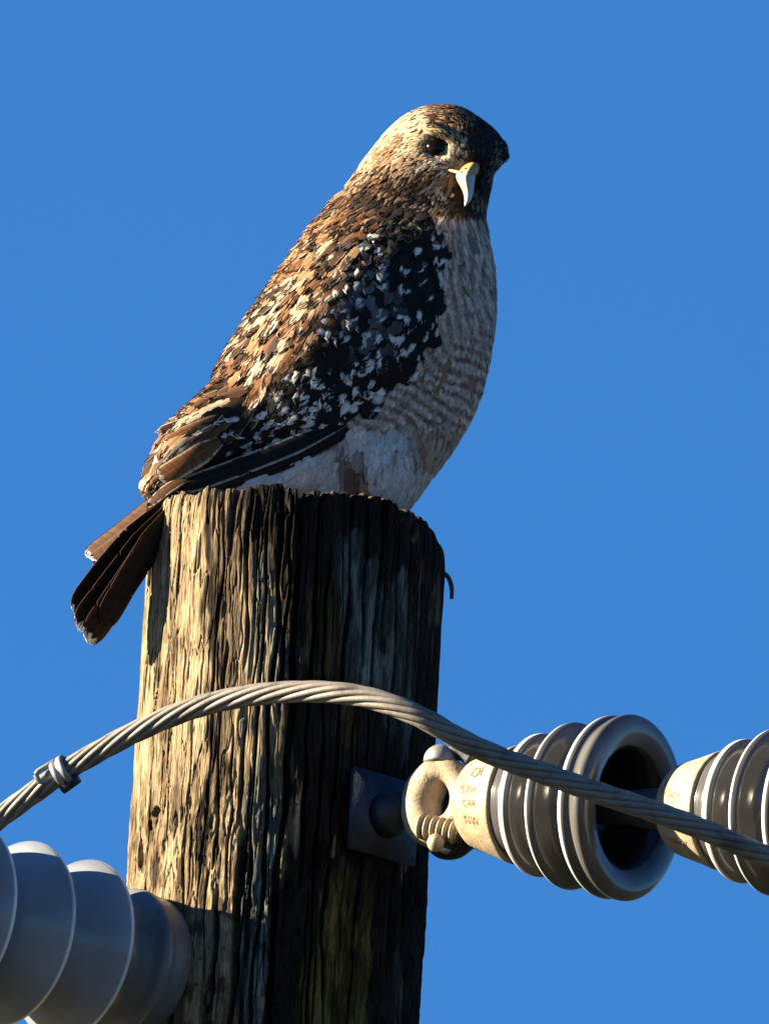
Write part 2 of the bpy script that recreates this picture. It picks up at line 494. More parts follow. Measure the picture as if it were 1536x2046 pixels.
# eye nut: heavy oval ring between plate and cap, standing upright
ec = AX0 - AD * (74 * U)
ring = []
for i in range(49):
    a = 2 * math.pi * i / 48
    ring.append(ec + AD * (math.cos(a) * 47 * U) + side_v * (math.sin(a) * 60 * U))
v, f = tube(ring, [(33 + 9 * math.cos(2 * math.pi * i / 48 + math.pi)) * U for i in range(49)], 18, cap=False)
st = ec - AD * (65 * U)
eye = mesh('eye_nut', v, f, MT['galvlight'], brk)
v, f = tube([PCEN + pn * (5 * U), PCEN + pn * (22 * U), st.lerp(PCEN, .4), st], [46 * U, 44 * U, 34 * U, 26 * U], 24)
mesh('eye_shank', v, f, MT['plate'], brk)
# clevis: forged tongues above and below, cross bolt with a domed head on top, nut and cotter below
bt = G(880, 1500, 300); bb = G(872, 1690, 300)
bx = (bb - bt).normalized()
hd = []
for q in range(9):
    a = q / 8 * math.pi / 2
    hd.append((math.sin(a) * 34 * U, math.cos(a) * 34 * U))
P_ = [bt + bx * ((.034 * 0) + 22 * U - h[1]) for h in hd] + [bt + bx * (26 * U)]
v, f = tube(P_, [max(.5 * U, h[0]) for h in hd] + [34 * U], 24)
mesh('bolt_head', v, f, MT['galv'], brk)
# threaded lower end
n = 90
P_ = [G(838 + 78 * i / n, 1650 + 14 * i / n, 318 + 26 * i / n) for i in range(n)]
v, f = tube(P_, [(22 + 3.6 * math.sin(i / n * 2 * math.pi * 6)) * U for i in range(n)], 20)
mesh('threaded_collar', v, f, MT['galvlight'], brk)
bm = bmesh.new(); bmesh.ops.create_icosphere(bm, subdivisions=3, radius=17 * U)
cc = G(870, 1684, 350)
v = [cc + Vector((q.co.x, q.co.y, q.co.z * 1.1)) for q in bm.verts]; f = [tuple(q.index for q in p.verts) for p in bm.faces]; bm.free()
mesh('nut', v, f, MT['galvlight'], brk)
P_ = [G(885, 1530, 285), G(884, 1570, 262), G(883, 1610, 256), G(880, 1650, 262), G(878, 1685, 282), G(905, 1692, 296), G(930, 1675, 312)]
v, f = tube(spline(P_, 8), 26 * U, 16)
mesh('shackle', v, f, MT['plate'], brk)
P_ = [G(900, 1505, 300), G(925, 1500, 315), G(948, 1520, 330)]
v, f = tube(spline(P_, 8), 20 * U, 16)
mesh('shackle_arm', v, f, MT['plate'], brk)


def text_mesh(s, size):
    cu = bpy.data.curves.new('t', 'FONT'); cu.body = s; cu.size = size; cu.extrude = 0.0; cu.align_x = 'CENTER'
    o = bpy.data.objects.new('t', cu); SC.collection.objects.link(o)
    bpy.context.view_layer.update()
    me = bpy.data.meshes.new_from_object(o.evaluated_get(bpy.context.evaluated_depsgraph_get()))
    bm = bmesh.new(); bm.from_mesh(me)
    bmesh.ops.triangulate(bm, faces=bm.faces[:])
    bmesh.ops.subdivide_edges(bm, edges=bm.edges[:], cuts=1)
    v = [q.co.copy() for q in bm.verts]; bm.verts.index_update()
    f = [tuple(q.index for q in p.verts) for p in bm.faces]; bm.free()
    bpy.data.objects.remove(o); bpy.data.curves.remove(cu); bpy.data.meshes.remove(me)
    return v, f


CAP_PROF = [(0, .5), (1, 40), (0, 62), (3, 76), (9, 85), (20, 91), (50, 101), (80, 110), (100, 116), (108, 118.5), (112, 118), (114.5, 114), (115, 104)]


def cap_r(a):
    for (a0, r0), (a1, r1) in zip(CAP_PROF[3:], CAP_PROF[4:]):
        if a0 <= a <= a1:
            return r0 + (r1 - r0) * (a - a0) / max(1e-6, a1 - a0)
    return 100


def disc(A, label, marks, seed):
    o = empty('insulator_disc', A + AD * (200 * U), label, 'insulator', 'porcelain insulator discs strung to the right of the pole')
    rs = random.Random(seed)
    v, f = lathe(A, AD, smooth_prof(CAP_PROF[:9], 4)[:-1] + CAP_PROF[8:], 112,
                 lambda a, r, an: r + 1.0 * math.sin(an * 3 + seed) + .6 * math.sin(an * 7 + a * .05))
    cap = mesh('cap', v, f, MT['galvlight'], o)
    pr = [(113, 90), (116, 112), (124, 115), (136, 116), (143, 118), (147, 126), (151, 136), (157, 142), (165, 143), (171, 141), (178, 136),
          (188, 116), (198, 109), (217, 108), (223, 116), (227, 136), (229, 153), (232, 163), (237, 166.5), (244, 165.5), (252, 160),
          (262, 140), (274, 127), (303, 124), (309, 132), (313, 152), (316, 170), (321, 179), (328, 182.5), (336, 181), (342, 177),
          (349, 176), (354, 180), (361, 184), (369, 185.5), (376, 183), (382, 177), (386, 168), (387, 156), (385, 143), (380, 131), (371, 121), (360, 114), (345, 108), (320, 100), (270, 92), (240, 60), (238, .5)]
    sp_ = smooth_prof(pr, 5)
    v, f = lathe(A, AD, sp_, 128)
    mesh('porcelain_shell', v, f, MT['porc'], o, rim_cols(sp_, 128, [(165, 143), (237, 166.5), (328, 182.5)], (.085, .083, .078), (.66, .66, .62), 6.0, 7.0))  # white rim colour stands for sun on the rib edges
    v, f = tube([A + AD * (236 * U), A + AD * (370 * U), A + AD * (420 * U), A + AD * (APITCH * U + 4 * U)], [34 * U, 34 * U, 40 * U, 44 * U], 28)
    mesh('pin', v, f, MT['pin'], o)
    # stamped marks on the cap
    x = AD.cross(Vector((0, 0, 1))).normalized(); y = x.cross(AD)
    V = []; F = []
    front = -FW
    a0 = math.atan2(front.dot(y), front.dot(x))
    for s, size, ax, deg in marks:
        tv, tf = text_mesh(s, size)
        o0 = len(V)
        for q in tv:
            a = ax + q.x; r = cap_r(max(4, min(110, a))) + 2.4
            sg = 1 if y.dot(Vector((0, 0, 1))) > 0 else -1
            an = a0 + math.radians(deg) * (1 if x.dot(RT) < 0 else 1) * -1 * ANS + ANS * q.y / r
            V.append(A + AD * (a * U) + (x * math.cos(an) + y * math.sin(an)) * (r * U))
        F += [tuple(i + o0 for i in q) for q in tf]
    mesh('stamped_lettering', V, F, MT['ink'], cap, smooth=False)
    return o


_x = AD.cross(Vector((0, 0, 1))).normalized(); _y = _x.cross(AD)
_a0 = math.atan2((-FW).dot(_y), (-FW).dot(_x))
_dv = -_x * math.sin(_a0) + _y * math.cos(_a0)
ANS = 1 if _dv.dot(UP) > 0 else -1
disc(AX0, 'ribbed porcelain insulator nearest the pole bracket, with its hollow mouth in view', [('Ol', 34, 66, -30), ('S Pm', 22, 56, -12), ('CAR', 20, 60, 3), ('NW', 25, 60, 22)], 1)
disc(AX1, 'ribbed porcelain insulator cut off by the right edge, farther from the pole', [('nCR', 17, 62, -13), ('Oa', 22, 62, 4), ('NW', 22, 62, 40)], 2)

# ------------------------------------------------------------------ left hand post insulator
LA = G(250, 1926, 190); LB = G(-68, 1838, 185 + 350 * .73)
LD = (LB - LA).normalized()
li = empty('post_insulator', LA, 'pale grey line-post insulator with broad overlapping sheds, reaching left from the pole below the cable', 'insulator')
LP = (LB - LA).length / U / 350.0 * 100
v, f = lathe(LA - LD * (62 * U), LD, smooth_prof([(0, .5), (0, 120), (4, 138), (14, 145), (48, 149), (62, 152), (70, 152), (78, 146), (90, 126), (112, 112), (130, 108)], 5), 112)
mesh('base_flange', v, f, MT['core'], li)
p_a = (G(190, 1887, 0) - G(290, 1915, 0)).length / U
a = p_a * 1.22
K = 0
for k in range(4):
    ac = a + k * 152
    R_ = 184 + 4 * k
    r0 = 108
    pr = [(ac - 42, r0 + 2), (ac - 34, r0 + 16), (ac - 20, R_ - 34), (ac - 10, R_ - 10), (ac - 5, R_ - 3), (ac, R_), (ac + 6, R_ - 1), (ac + 14, R_ - 5), (ac + 30, R_ - 16), (ac + 52, R_ - 36), (ac + 76, R_ - 56), (ac + 98, r0 + 4), (ac + 110, r0)]
    sp_ = smooth_prof(pr, 6)
    v, f = lathe(LA, LD, sp_, 128)
    mesh('shed', v, f, MT['shed'], li, rim_cols(sp_, 128, [(ac, R_)], (.23, .25, .27), (.58, .61, .58), 6.0, 0.0))  # pale rim: bright lit edge painted into the glaze colour
v, f = lathe(LA, LD, [(20, 109), (a + 640, 109), (a + 640, .5)], 64)
mesh('core', v, f, MT['core'], li)

# ------------------------------------------------------------------ cable
CP = [(-330, 1835), (-200, 1762), (-60, 1680), (0, 1634), (60, 1590), (130, 1541), (200, 1500), (270, 1463), (350, 1428), (430, 1403), (520, 1387), (600, 1382), (670, 1384), (735, 1394), (800, 1415), (860, 1443), (925, 1480),
      (1000, 1514), (1100, 1550), (1200, 1586), (1300, 1619), (1400, 1656), (1480, 1690), (1536, 1714), (1620, 1752), (1800, 1838), (2200, 2040), (2700, 2330)]
cable = empty('stranded_cable', G(600, 1382, 960), 'thick twisted metal cable arching across in front of the pole and both insulator discs', 'cable')
CT = ([-330, 0, 400, 700, 800, 860, 920, 1536, 1800, 2700], [800, 800, 1010, 1180, 1222, 1228, 1208, 925, 815, 500])
cpts = [G(x, y, float(np.interp(x, *CT))) for x, y in CP]
path = spline(cpts, 24)
Pf, Tf, Nf = frames(path)
L = [0]
for i in range(1, len(Pf)):
    L.append(L[-1] + (Pf[i] - Pf[i - 1]).length / U)
parts = []
NS = 8
for s in range(NS):
    q = []
    for i, p in enumerate(Pf):
        a = 2 * math.pi * s / NS - L[i] / 500.0 * 2 * math.pi
        b = Tf[i].cross(Nf[i])
        q.append(p + (Nf[i] * math.cos(a) + b * math.sin(a)) * (15.5 * U))
    parts.append(tube(q, 6.6 * U, 10))
parts.append(tube(Pf, 12 * U, 10))
v, f = join(parts)
mesh('strands', v, f, MT['aluminium'], cable)
# band clamp round the cable at the left
bi = min(range(len(Pf)), key=lambda i: abs(proj(Pf[i])[0] - 128))
bc, bt_, bn = Pf[bi], Tf[bi], Nf[bi]
bbn = bt_.cross(bn)
v, f = lathe(bc - bt_ * (14 * U), bt_, [(0, 22), (0, 29), (2, 31), (10, 31), (12, 28), (16, 28), (18, 32), (27, 32), (29, 30), (29, 22)], 40)
band = mesh('band_clamp', v, f, MT['galv'], cable)
# buckle loop
mid = G(98, 1542, 851 + 22)
ex = (G(120, 1528, 0) - G(80, 1552, 0)).normalized(); ey = (G(110, 1560, 0) - G(95, 1530, 0)).normalized()
lp = [mid + ex * (sx * 26 * U) + ey * (sy * 12 * U) for sx, sy in [(-1, -.7), (-.7, -1), (.7, -1), (1, -.7), (1, .7), (.7, 1), (-.7, 1), (-1, .7), (-1, -.7)]]
v, f = tube(lp, 5.5 * U, 8, cap=False)
mesh('buckle_loop', v, f, MT['galv'], band)
v, f = tube([bc - bbn * 0 + (G(150, 1560, 878) - bc) * .9 - bt_ * (30 * U), (G(150, 1560, 878) - bc) * .9 + bc + bt_ * (10 * U)], [14 * U, 12 * U], 14)
mesh('clamp_screw', v, f, MT['plate'], band)

# ------------------------------------------------------------------ hawk
FOOT = Vector((0.045, -0.03, H))
hawk = empty('hawk', FOOT, 'brown hawk with pale-spotted dark wing perched on top of the wooden pole', 'bird')

# rows of the trunk and head: py, xL, xR, x of the front ridge, front depth, back depth, centre t, power left, power right
ROWS = [
    (210, 868, 898, 884, 10, 10, 5, 2, 2), (213, 848, 916, 888, 30, 30, 5, 2, 2), (220, 828, 934, 895, 48, 48, 5, 2, 2), (234, 804, 954, 905, 68, 64, 5, 1.9, 2.2),
    (254, 780, 982, 918, 86, 78, 5, 1.8, 2.3), (275, 762, 1000, 930, 98, 84, 4, 1.7, 2.3), (295, 746, 1009, 938, 104, 88, 3, 1.65, 2.3),
    (312, 732, 1010, 942, 106, 88, 2, 1.65, 2.3), (330, 720, 1000, 943, 104, 88, 0, 1.7, 2.2), (350, 706, 986, 940, 94, 86, 0, 1.75, 2.1), (375, 688, 980, 932, 82, 86, -3, 1.8, 2.1),
    (400, 668, 975, 915, 80, 88, -6, 1.9, 2.1), (430, 644, 969, 880, 92, 92, -10, 2, 2.1), (460, 620, 973, 840, 112, 98, -14, 2, 2.1), (500, 592, 980, 780, 128, 105, -18, 2, 2.2),
    (550, 557, 988, 730, 140, 110, -22, 2, 2.2), (600, 520, 990, 705, 146, 112, -26, 2, 2.3), (650, 487, 988, 690, 148, 114, -28, 2, 2.3), (700, 455, 981, 680, 146, 112, -30, 2, 2.3),
    (750, 430, 971, 675, 140, 108, -30, 2, 2.2), (800, 414, 957, 680, 132, 102, -28, 2, 2.1), (850, 440, 934, 700, 122, 96, -24, 2, 2), (900, 490, 904, 730, 110, 88, -18, 2, 2),
    (950, 530, 866, 735, 96, 78, -12, 2, 2), (1000, 570, 830, 730, 78, 66, -6, 2, 2), (1040, 620, 800, 720, 50, 44, 0, 2, 2), (1052, 670, 760, 715, 20, 20, 0, 2, 2)]


def row(py):
    ys = [r[0] for r in ROWS]
    return [float(np.interp(py, ys, [r[i] for r in ROWS])) for i in range(9)]


def loft_rows(pys, seg=72):
    v = []; f = []
    for py in pys:
        _, xl, xr, xa, tf, tb, t0, nl_, nr_ = row(py)
        for k in range(seg):
            a = 2 * math.pi * k / seg
            c, s = math.cos(a), math.sin(a)
            left = c < 0; n = nl_ if left else nr_
            if s < 0:
                n = 2
            X = xa + (abs(c) ** (2 / n)) * ((xr - xa) if c > 0 else (xl - xa))
            T_ = t0 + (abs(s) ** (2 / n)) * (tf if s > 0 else -tb)
            v.append(G(X, py, T_))
    m = len(pys)
    for i in range(m - 1):
        for k in range(seg):
            f.append((i * seg + k, i * seg + (k + 1) % seg, (i + 1) * seg + (k + 1) % seg, (i + 1) * seg + k))
    f.append(tuple(range(seg - 1, -1, -1))); f.append(tuple((m - 1) * seg + k for k in range(seg)))
    return v, f


def blob(px, py, t, rx, ry, rt, rot=0.0):
    """ellipsoid given in layout units, turned by rot in the picture's plane"""
    bm = bmesh.new(); bmesh.ops.create_icosphere(bm, subdivisions=4, radius=1)
    c, s = math.cos(rot), math.sin(rot)
    v = []
    for q in bm.verts:
        x, y, z = q.co.x * rx, q.co.y * ry, q.co.z * rt
        v.append(G(px + x * c - y * s, py + x * s + y * c, t + z))
    f = [tuple(q.index for q in p.verts) for p in bm.faces]; bm.free()
    return v, f


def remesh(parts, vox, smooth=6):
    V, F = join(parts)
    me = bpy.data.meshes.new('tmp'); me.from_pydata([tuple(x) for x in V], [], F); me.update()
    bm = bmesh.new(); bm.from_mesh(me); bmesh.ops.recalc_face_normals(bm, faces=bm.faces[:]); bm.to_mesh(me); bm.free()
    o = bpy.data.objects.new('tmp', me); SC.collection.objects.link(o)
    md = o.modifiers.new('r', 'REMESH'); md.mode = 'VOXEL'; md.voxel_size = vox
    ms = o.modifiers.new('s', 'SMOOTH'); ms.factor = 0.5; ms.iterations = smooth
    bpy.context.view_layer.update()
    out = bpy.data.meshes.new_from_object(o.evaluated_get(bpy.context.evaluated_depsgraph_get()))
    bpy.data.objects.remove(o); bpy.data.meshes.remove(me)
    v = [q.co.copy() for q in out.vertices]; f = [tuple(p.vertices) for p in out.polygons]
    bpy.data.meshes.remove(out)
    return v, f


yrows = [210, 213, 217, 222, 228, 236, 246] + list(range(258, 1050, 12)) + [1052]
rump = spline([(600, 800, -20), (500, 828, 0), (415, 876, 28), (352, 932, 55), (300, 992, 74)], 10)
rr_ = np.interp(np.linspace(0, 1, len(rump)), [0, .3, .6, .85, 1], [95, 86, 66, 44, 20])
PR = [G(*p) for p in rump]
rumpm = tube(PR, [q * U for q in rr_], 32, flat=.8)
thighs = [blob(770, 925, 30, 76, 104, 72, .1), blob(600, 925, 30, 92, 72, 70, -.5), blob(520, 965, 66, 70, 34, 40, -.2)]
brow = [blob(886, 265, 84, 46, 12, 32, .42), blob(992, 294, 30, 22, 18, 40, .5), blob(1003, 312, 18, 14, 12, 30, 0)]
bv, bf = remesh([loft_rows(yrows), rumpm] + thighs + brow, 3.4 * U, 10)
# eye hollow: push the skin in round the eye
EYE = G(873, 293, 84)
SOCK = G(873, 293, 92)
for q in bv:
    dd = (q - SOCK).length / U
    if dd < 36:
        q += FW * (7 * U * (1 - sstep(18, 36, dd)))
bvh = BVHTree.FromPolygons(bv, bf)


def hit(px, py, back=False):
    o = G(px, py, 900 if not back else -900)
    d = FW if not back else -FW
    return bvh.ray_cast(o, d)[:2]


# -------------------------- colour of the plumage (its own pigments; shade painted in on the head's right side)
CREAM = (.50, .40, .26); WHITE = (.62, .56, .50); BUFF = (.29, .17, .08); GREYB = (.19, .145, .10); RUF = (.19, .08, .028); BRN = (.045, .019, .010); DK = (.010, .008, .007)
WHT = (.34, .31, .27)
PAL = [  # x, y, colour A, colour B, share of B
    (815, 245, CREAM, BUFF, .12), (780, 275, CREAM, BUFF, .25), (850, 228, CREAM, BRN, .3), (835, 255, CREAM, BUFF, .1), (880, 225, BUFF, BRN, .6), (905, 235, BRN, BUFF, .4),
    (915, 262, BUFF, BRN, .45), (905, 285, CREAM, BRN, .18), (898, 310, CREAM, BUFF, .2), (925, 300, CREAM, BRN, .35), (920, 325, CREAM, BUFF, .3), (945, 245, BRN, BUFF, .3), (965, 262, DK, BRN, .3), (985, 285, DK, BRN, .2), (1003, 305, DK, GREYB, .2), (955, 300, DK, BRN, .3), (940, 275, BRN, DK, .4), (936, 320, BRN, CREAM, .2),
    (965, 330, DK, BRN, .3), (985, 335, DK, GREYB, .3), (970, 370, DK, BRN, .2), (968, 400, GREYB, BRN, .4), (960, 430, DK, BRN, .5),  # dark entries right of the beak paint the head's shaded side
    (790, 290, BRN, BUFF, .45), (800, 282, RUF, BUFF, .4), (783, 305, RUF, BUFF, .5), (815, 300, BUFF, CREAM, .5), (830, 320, GREYB, BUFF, .5), (845, 310, BUFF, CREAM, .4), (860, 325, WHT, BUFF, .3), (820, 340, BUFF, GREYB, .5), (880, 330, WHT, BRN, .4),
    (865, 345, BUFF, BRN, .5), (800, 345, BUFF, BRN, .4), (760, 340, BUFF, BRN, .5), (740, 330, CREAM, BUFF, .5), (760, 365, BRN, RUF, .4), (725, 350, BUFF, BRN, .5), (790, 370, BRN, BUFF, .3), (830, 370, BUFF, BRN, .6), (870, 368, WHT, GREYB, .5), (885, 375, WHT, BRN, .4),
    (910, 380, BRN, DK, .4), (903, 358, RUF, GREYB, .5), (888, 392, WHT, BRN, .4), (860, 385, BRN, WHT, .4), (880, 400, GREYB, DK, .4), (920, 410, BRN, DK, .4), (840, 400, DK, GREYB, .2),
    (700, 375, BUFF, BRN, .5), (680, 400, BRN, BUFF, .5), (660, 430, RUF, BUFF, .5), (700, 410, BRN, RUF, .4), (640, 460, BUFF, BRN, .5), (620, 490, RUF, CREAM, .3), (740, 390, BRN, DK, .4), (760, 410, DK, BRN, .2), (800, 420, DK, DK, 0),
    (600, 520, RUF, CREAM, .3), (560, 570, BRN, CREAM, .3), (520, 610, BRN, CREAM, .4), (490, 650, BRN, CREAM, .3), (450, 720, BRN, RUF, .5), (430, 780, BRN, RUF, .5), (400, 820, RUF, CREAM, .3), (340, 860, WHITE, BRN, .3), (350, 920, BUFF, BRN, .4), (300, 980, BRN, CREAM, .3),
    (590, 640, RUF, BUFF, .3), (620, 560, BUFF, BRN, .4), (560, 680, BUFF, RUF, .5), (520, 760, BUFF, RUF, .5), (480, 830, BUFF, BRN, .5),
]
PALN = [(x, y) for x, y, *_ in PAL]


def pal(px, py, rs):
    best = None
    jx = px + rs.gauss(0, 4); jy = py + rs.gauss(0, 4)
    bi_ = min(range(len(PAL)), key=lambda i: (PAL[i][0] - jx) ** 2 + (PAL[i][1] - jy) ** 2)
    _, _, A, B, s = PAL[bi_]
    return (B if rs.random() < s else A)


FLOW = [  # x, y, direction of the feathers in the picture (x right, y down)
    (900, 240, -.5, -.3), (860, 235, -.9, -.1), (815, 255, -.9, .35), (780, 290, -.8, .55), (930, 280, -.1, -1), (980, 290, .5, -.4), (905, 300, -.5, -.8), (840, 310, -.95, .3), (850, 340, -.8, .6), (800, 340, -.75, .65),
    (890, 370, -.4, .9), (930, 410, -.1, 1), (760, 350, -.7, .7), (700, 400, -.65, .75), (640, 470, -.62, .78), (580, 550, -.58, .8), (520, 640, -.5, .86), (460, 740, -.42, .9), (420, 810, -.65, .75), (360, 880, -.65, .75),
    (940, 470, .05, 1), (930, 550, 0, 1), (930, 650, -.15, 1), (900, 720, -.45, .9), (900, 800, -.45, .9), (850, 860, -.4, .9), (800, 800, -.55, .85), (780, 900, -.15, 1), (740, 960, -.05, 1), (830, 960, -.35, .95), (640, 920, -.35, .95), (560, 950, -.8, .55), (700, 850, -.3, .95),
    (740, 500, -.35, .93), (700, 650, -.45, .9), (640, 780, -.65, .75), (820, 600, -.1, 1)]


def flow(px, py):
    sx = sy = 0.0
    for x, y, a, b in FLOW:
        wt = 1.0 / (((x - px) ** 2 + (y - py) ** 2) / 900.0 + .3) ** 1.5
        sx += a * wt; sy += b * wt
    l = math.hypot(sx, sy) + 1e-9
    return sx / l, sy / l


_NT = np.random.RandomState(8).rand(64, 64) * 2 - 1


def nz2(x, y):
    xi, yi = int(math.floor(x)), int(math.floor(y)); a, b = x - xi, y - yi
    a = a * a * (3 - 2 * a); b = b * b * (3 - 2 * b)
    return (_NT[xi % 64, yi % 64] * (1 - a) + _NT[(xi + 1) % 64, yi % 64] * a) * (1 - b) + (_NT[xi % 64, (yi + 1) % 64] * (1 - a) + _NT[(xi + 1) % 64, (yi + 1) % 64] * a) * b


class Feathers:
    def __init__(self):
        self.V = []; self.F = []; self.C = []

    def add(self, P0, P1, P2, n, wid, colfn, nu=8, nv=5, lift=(0, 4), camber=.25, tip=1.0, blunt=.55, ragged=0.0, rs=random):
        """a vane from P0 through P1 to P2 (world), n = outward normal, wid in units (half width)"""
        o = len(self.V)
        d = (P2 - P0)
        if d.length < 1e-6:
            return
        side = d.cross(n).normalized(); nn = side.cross(d).normalized()
        if nn.dot(n) < 0:
            nn = -nn
        cj = [rs.uniform(.82, 1.18) for _ in range(nv)]
        for i in range(nu + 1):
            u = i / nu
            c = (P0 * ((1 - u) * (1 - 2 * u)) + P1 * (4 * u * (1 - u)) + P2 * (u * (2 * u - 1)))
            up = lift[0] + (lift[1] - lift[0]) * u ** 1.3
            # width profile: narrow root, full middle, rounded end
            wv = (min(1.0, .45 + 1.6 * u)) * (max(0.0, 1 - max(0.0, (u - blunt) / (1 - blunt)) ** 2.4)) ** .5
            wv = max(wv, .06)
            for j in range(nv):
                s = -1 + 2 * j / (nv - 1)
                hgt = up - camber * wid * wv * s * s
                rg = rs.uniform(-ragged, ragged) if (i == nu or abs(s) > .9) else 0
                p = c + side * (s * wid * wv * U * (1 + rg)) + nn * (hgt * U)
                if i == nu:
                    p = p - d.normalized() * (abs(s) * 1.0 * U)
                self.V.append(p); self.C.append(sc(colfn(u, s), cj[j]))
        for i in range(nu):
            for j in range(nv - 1):
                a = o + i * nv + j
                self.F.append((a, a + 1, a + nv + 1, a + nv))

    def wisps(self, n, nu, nv, rs, past=7.0, back=5, wid=1.3):
        """loose barbs that fray the end of the vane added last"""
        o = len(self.V) - (nu + 1) * nv
        for _ in range(n):
            j = rs.randrange(nv); i = nu - rs.randrange(1, back)
            a = self.V[o + i * nv + j]; b = self.V[o + min(nu, i + 2) * nv + min(nv - 1, max(0, j + rs.choice([-1, 0, 1])))]
            c = self.C[o + min(nu, i + rs.randrange(3)) * nv + j]
            d = b - a
            if d.length < 1e-6:
                continue
            d.normalize()
            s_ = d.cross(FW)
            if s_.length < 1e-6:
                continue
            s_.normalize()
            e = b + d * (rs.uniform(.2, 1) * past * U) + s_ * (rs.uniform(-.3, .3) * past * U) - FW * (rs.uniform(0, 1.5) * U)
            a2 = a - FW * (.8 * U)
            k = len(self.V); w_ = rs.uniform(.6, 1) * wid * U
            self.V += [a2 - s_ * w_, a2 + s_ * w_, b - s_ * w_ - FW * (.9 * U), b + s_ * w_ - FW * (.9 * U), e]
            self.C += [sc(c, rs.uniform(.8, 1.2))] * 5
            self.F += [(k, k + 1, k + 3, k + 2), (k + 2, k + 3, k + 4)]

    def on_surface(self, p, n, dirw, length, wid, colfn, **k):
        d = (dirw - n * dirw.dot(n))
        if d.length < 1e-5:
            return
        d.normalize()
        q1 = bvh.find_nearest(p + d * (length * .5 * U))
        q2 = bvh.find_nearest(q1[0] + (d - q1[1] * d.dot(q1[1])).normalized() * (length * .5 * U))
        self.add(p - n * (1.5 * U), q1[0] + n * (1.0 * U), q2[0], n, wid, colfn, **k)


def mixc(a, b, t):
    return (a[0] + (b[0] - a[0]) * t, a[1] + (b[1] - a[1]) * t, a[2] + (b[2] - a[2]) * t)


def sc(c, k):
    return (c[0] * k, c[1] * k, c[2] * k)


# wing outline in the picture: s 0..1 from shoulder to tip; back edge and belly edge
WU = [(760, 395), (690, 440), (640, 490), (598, 545), (556, 600), (520, 660), (486, 720), (452, 775), (415, 812), (362, 840), (332, 876), (316, 930), (302, 980)]
WL = [(845, 408), (882, 450), (886, 520), (880, 600), (868, 670), (838, 728), (780, 768), (732, 812), (692, 845), (630, 876), (560, 898), (470, 922), (345, 972)]


def wing_xy(s, c):
    u = s * (len(WU) - 1); i = min(len(WU) - 2, int(u)); k = u - i
    a = (WU[i][0] + (WU[i + 1][0] - WU[i][0]) * k, WU[i][1] + (WU[i + 1][1] - WU[i][1]) * k)
    b = (WL[i][0] + (WL[i + 1][0] - WL[i][0]) * k, WL[i][1] + (WL[i + 1][1] - WL[i][1]) * k)
    return a[0] + (b[0] - a[0]) * c, a[1] + (b[1] - a[1]) * c


def in_wing(px, py):
    poly = WU + WL[::-1]
    ins = False; j = len(poly) - 1
    for i in range(len(poly)):
        xi, yi = poly[i]; xj, yj = poly[j]
        if (yi > py) != (yj > py) and px < (xj - xi) * (py - yi) / (yj - yi) + xi:
            ins = not ins
        j = i
    return ins


# the folded arm under the coverts: a thin solid that stands proud of the flank
NS_, NC_ = 60, 30
front = []; backs = []
for i in range(NS_ + 1):
    last = None
    for j in range(NC_, -1, -1):
        s, c = i / NS_, j / NC_
        x, y = wing_xy(s, c)
        h_, n_ = hit(x, y)
        if h_ is None:
            t_ = last if last is not None else 60
        else:
            t_ = (-h_.y) / U
        last = t_
        prof = (math.sin(math.pi * min(1, max(0, c)) ** .55) if c > .0 else 0)
        off = -5 + 22 * (1 - (2 * c - 1) ** 4) * float(sstep(0, .3, s)) * (1 - (2 * min(1, s * 1.0) - 1) ** 6)
        front.append((i, j, G(x, y, t_ + off), G(x, y, t_ - 14)))
gi = {}
V = []
for i, j, a, b in front:
    gi[(i, j)] = len(V); V += [a, b]
F = []
for i in range(NS_):
    for j in range(NC_):
        a, b, c, d = gi[(i, j)], gi[(i + 1, j)], gi[(i + 1, j + 1)], gi[(i, j + 1)]
        F.append((a, b, c, d)); F.append((d + 1, c + 1, b + 1, a + 1))
for i in range(NS_):
    for j in (0, NC_):
        a, b = gi[(i, j)], gi[(i + 1, j)]
        F.append((a, a + 1, b + 1, b))
for j in range(NC_):
    for i in (0, NS_):
        a, b = gi[(i, j)], gi[(i, j + 1)]
        F.append((a, a + 1, b + 1, b))
wv_, wf_ = remesh([(V, F)], 3.0 * U, 8)
wing = mesh('wing', wv_, wf_, mat_simple('dark_down', (.02, .014, .011), rough=.9, spec=.1), hawk)

wbvh = BVHTree.FromPolygons(wv_, wf_)

# body in one mesh
bcol = []
rsb = random.Random(2)
for q in bv:
    x, y = proj(q)
    if y > 420 and x > 700:
        bcol.append(sc(BUFF, .9))
    elif y > 840:
        bcol.append(sc(WHITE, .8))
    else:
        bcol.append(sc(pal(x, y, rsb), .6))
body = mesh('body', bv, bf, MT['feather'], hawk, bcol)

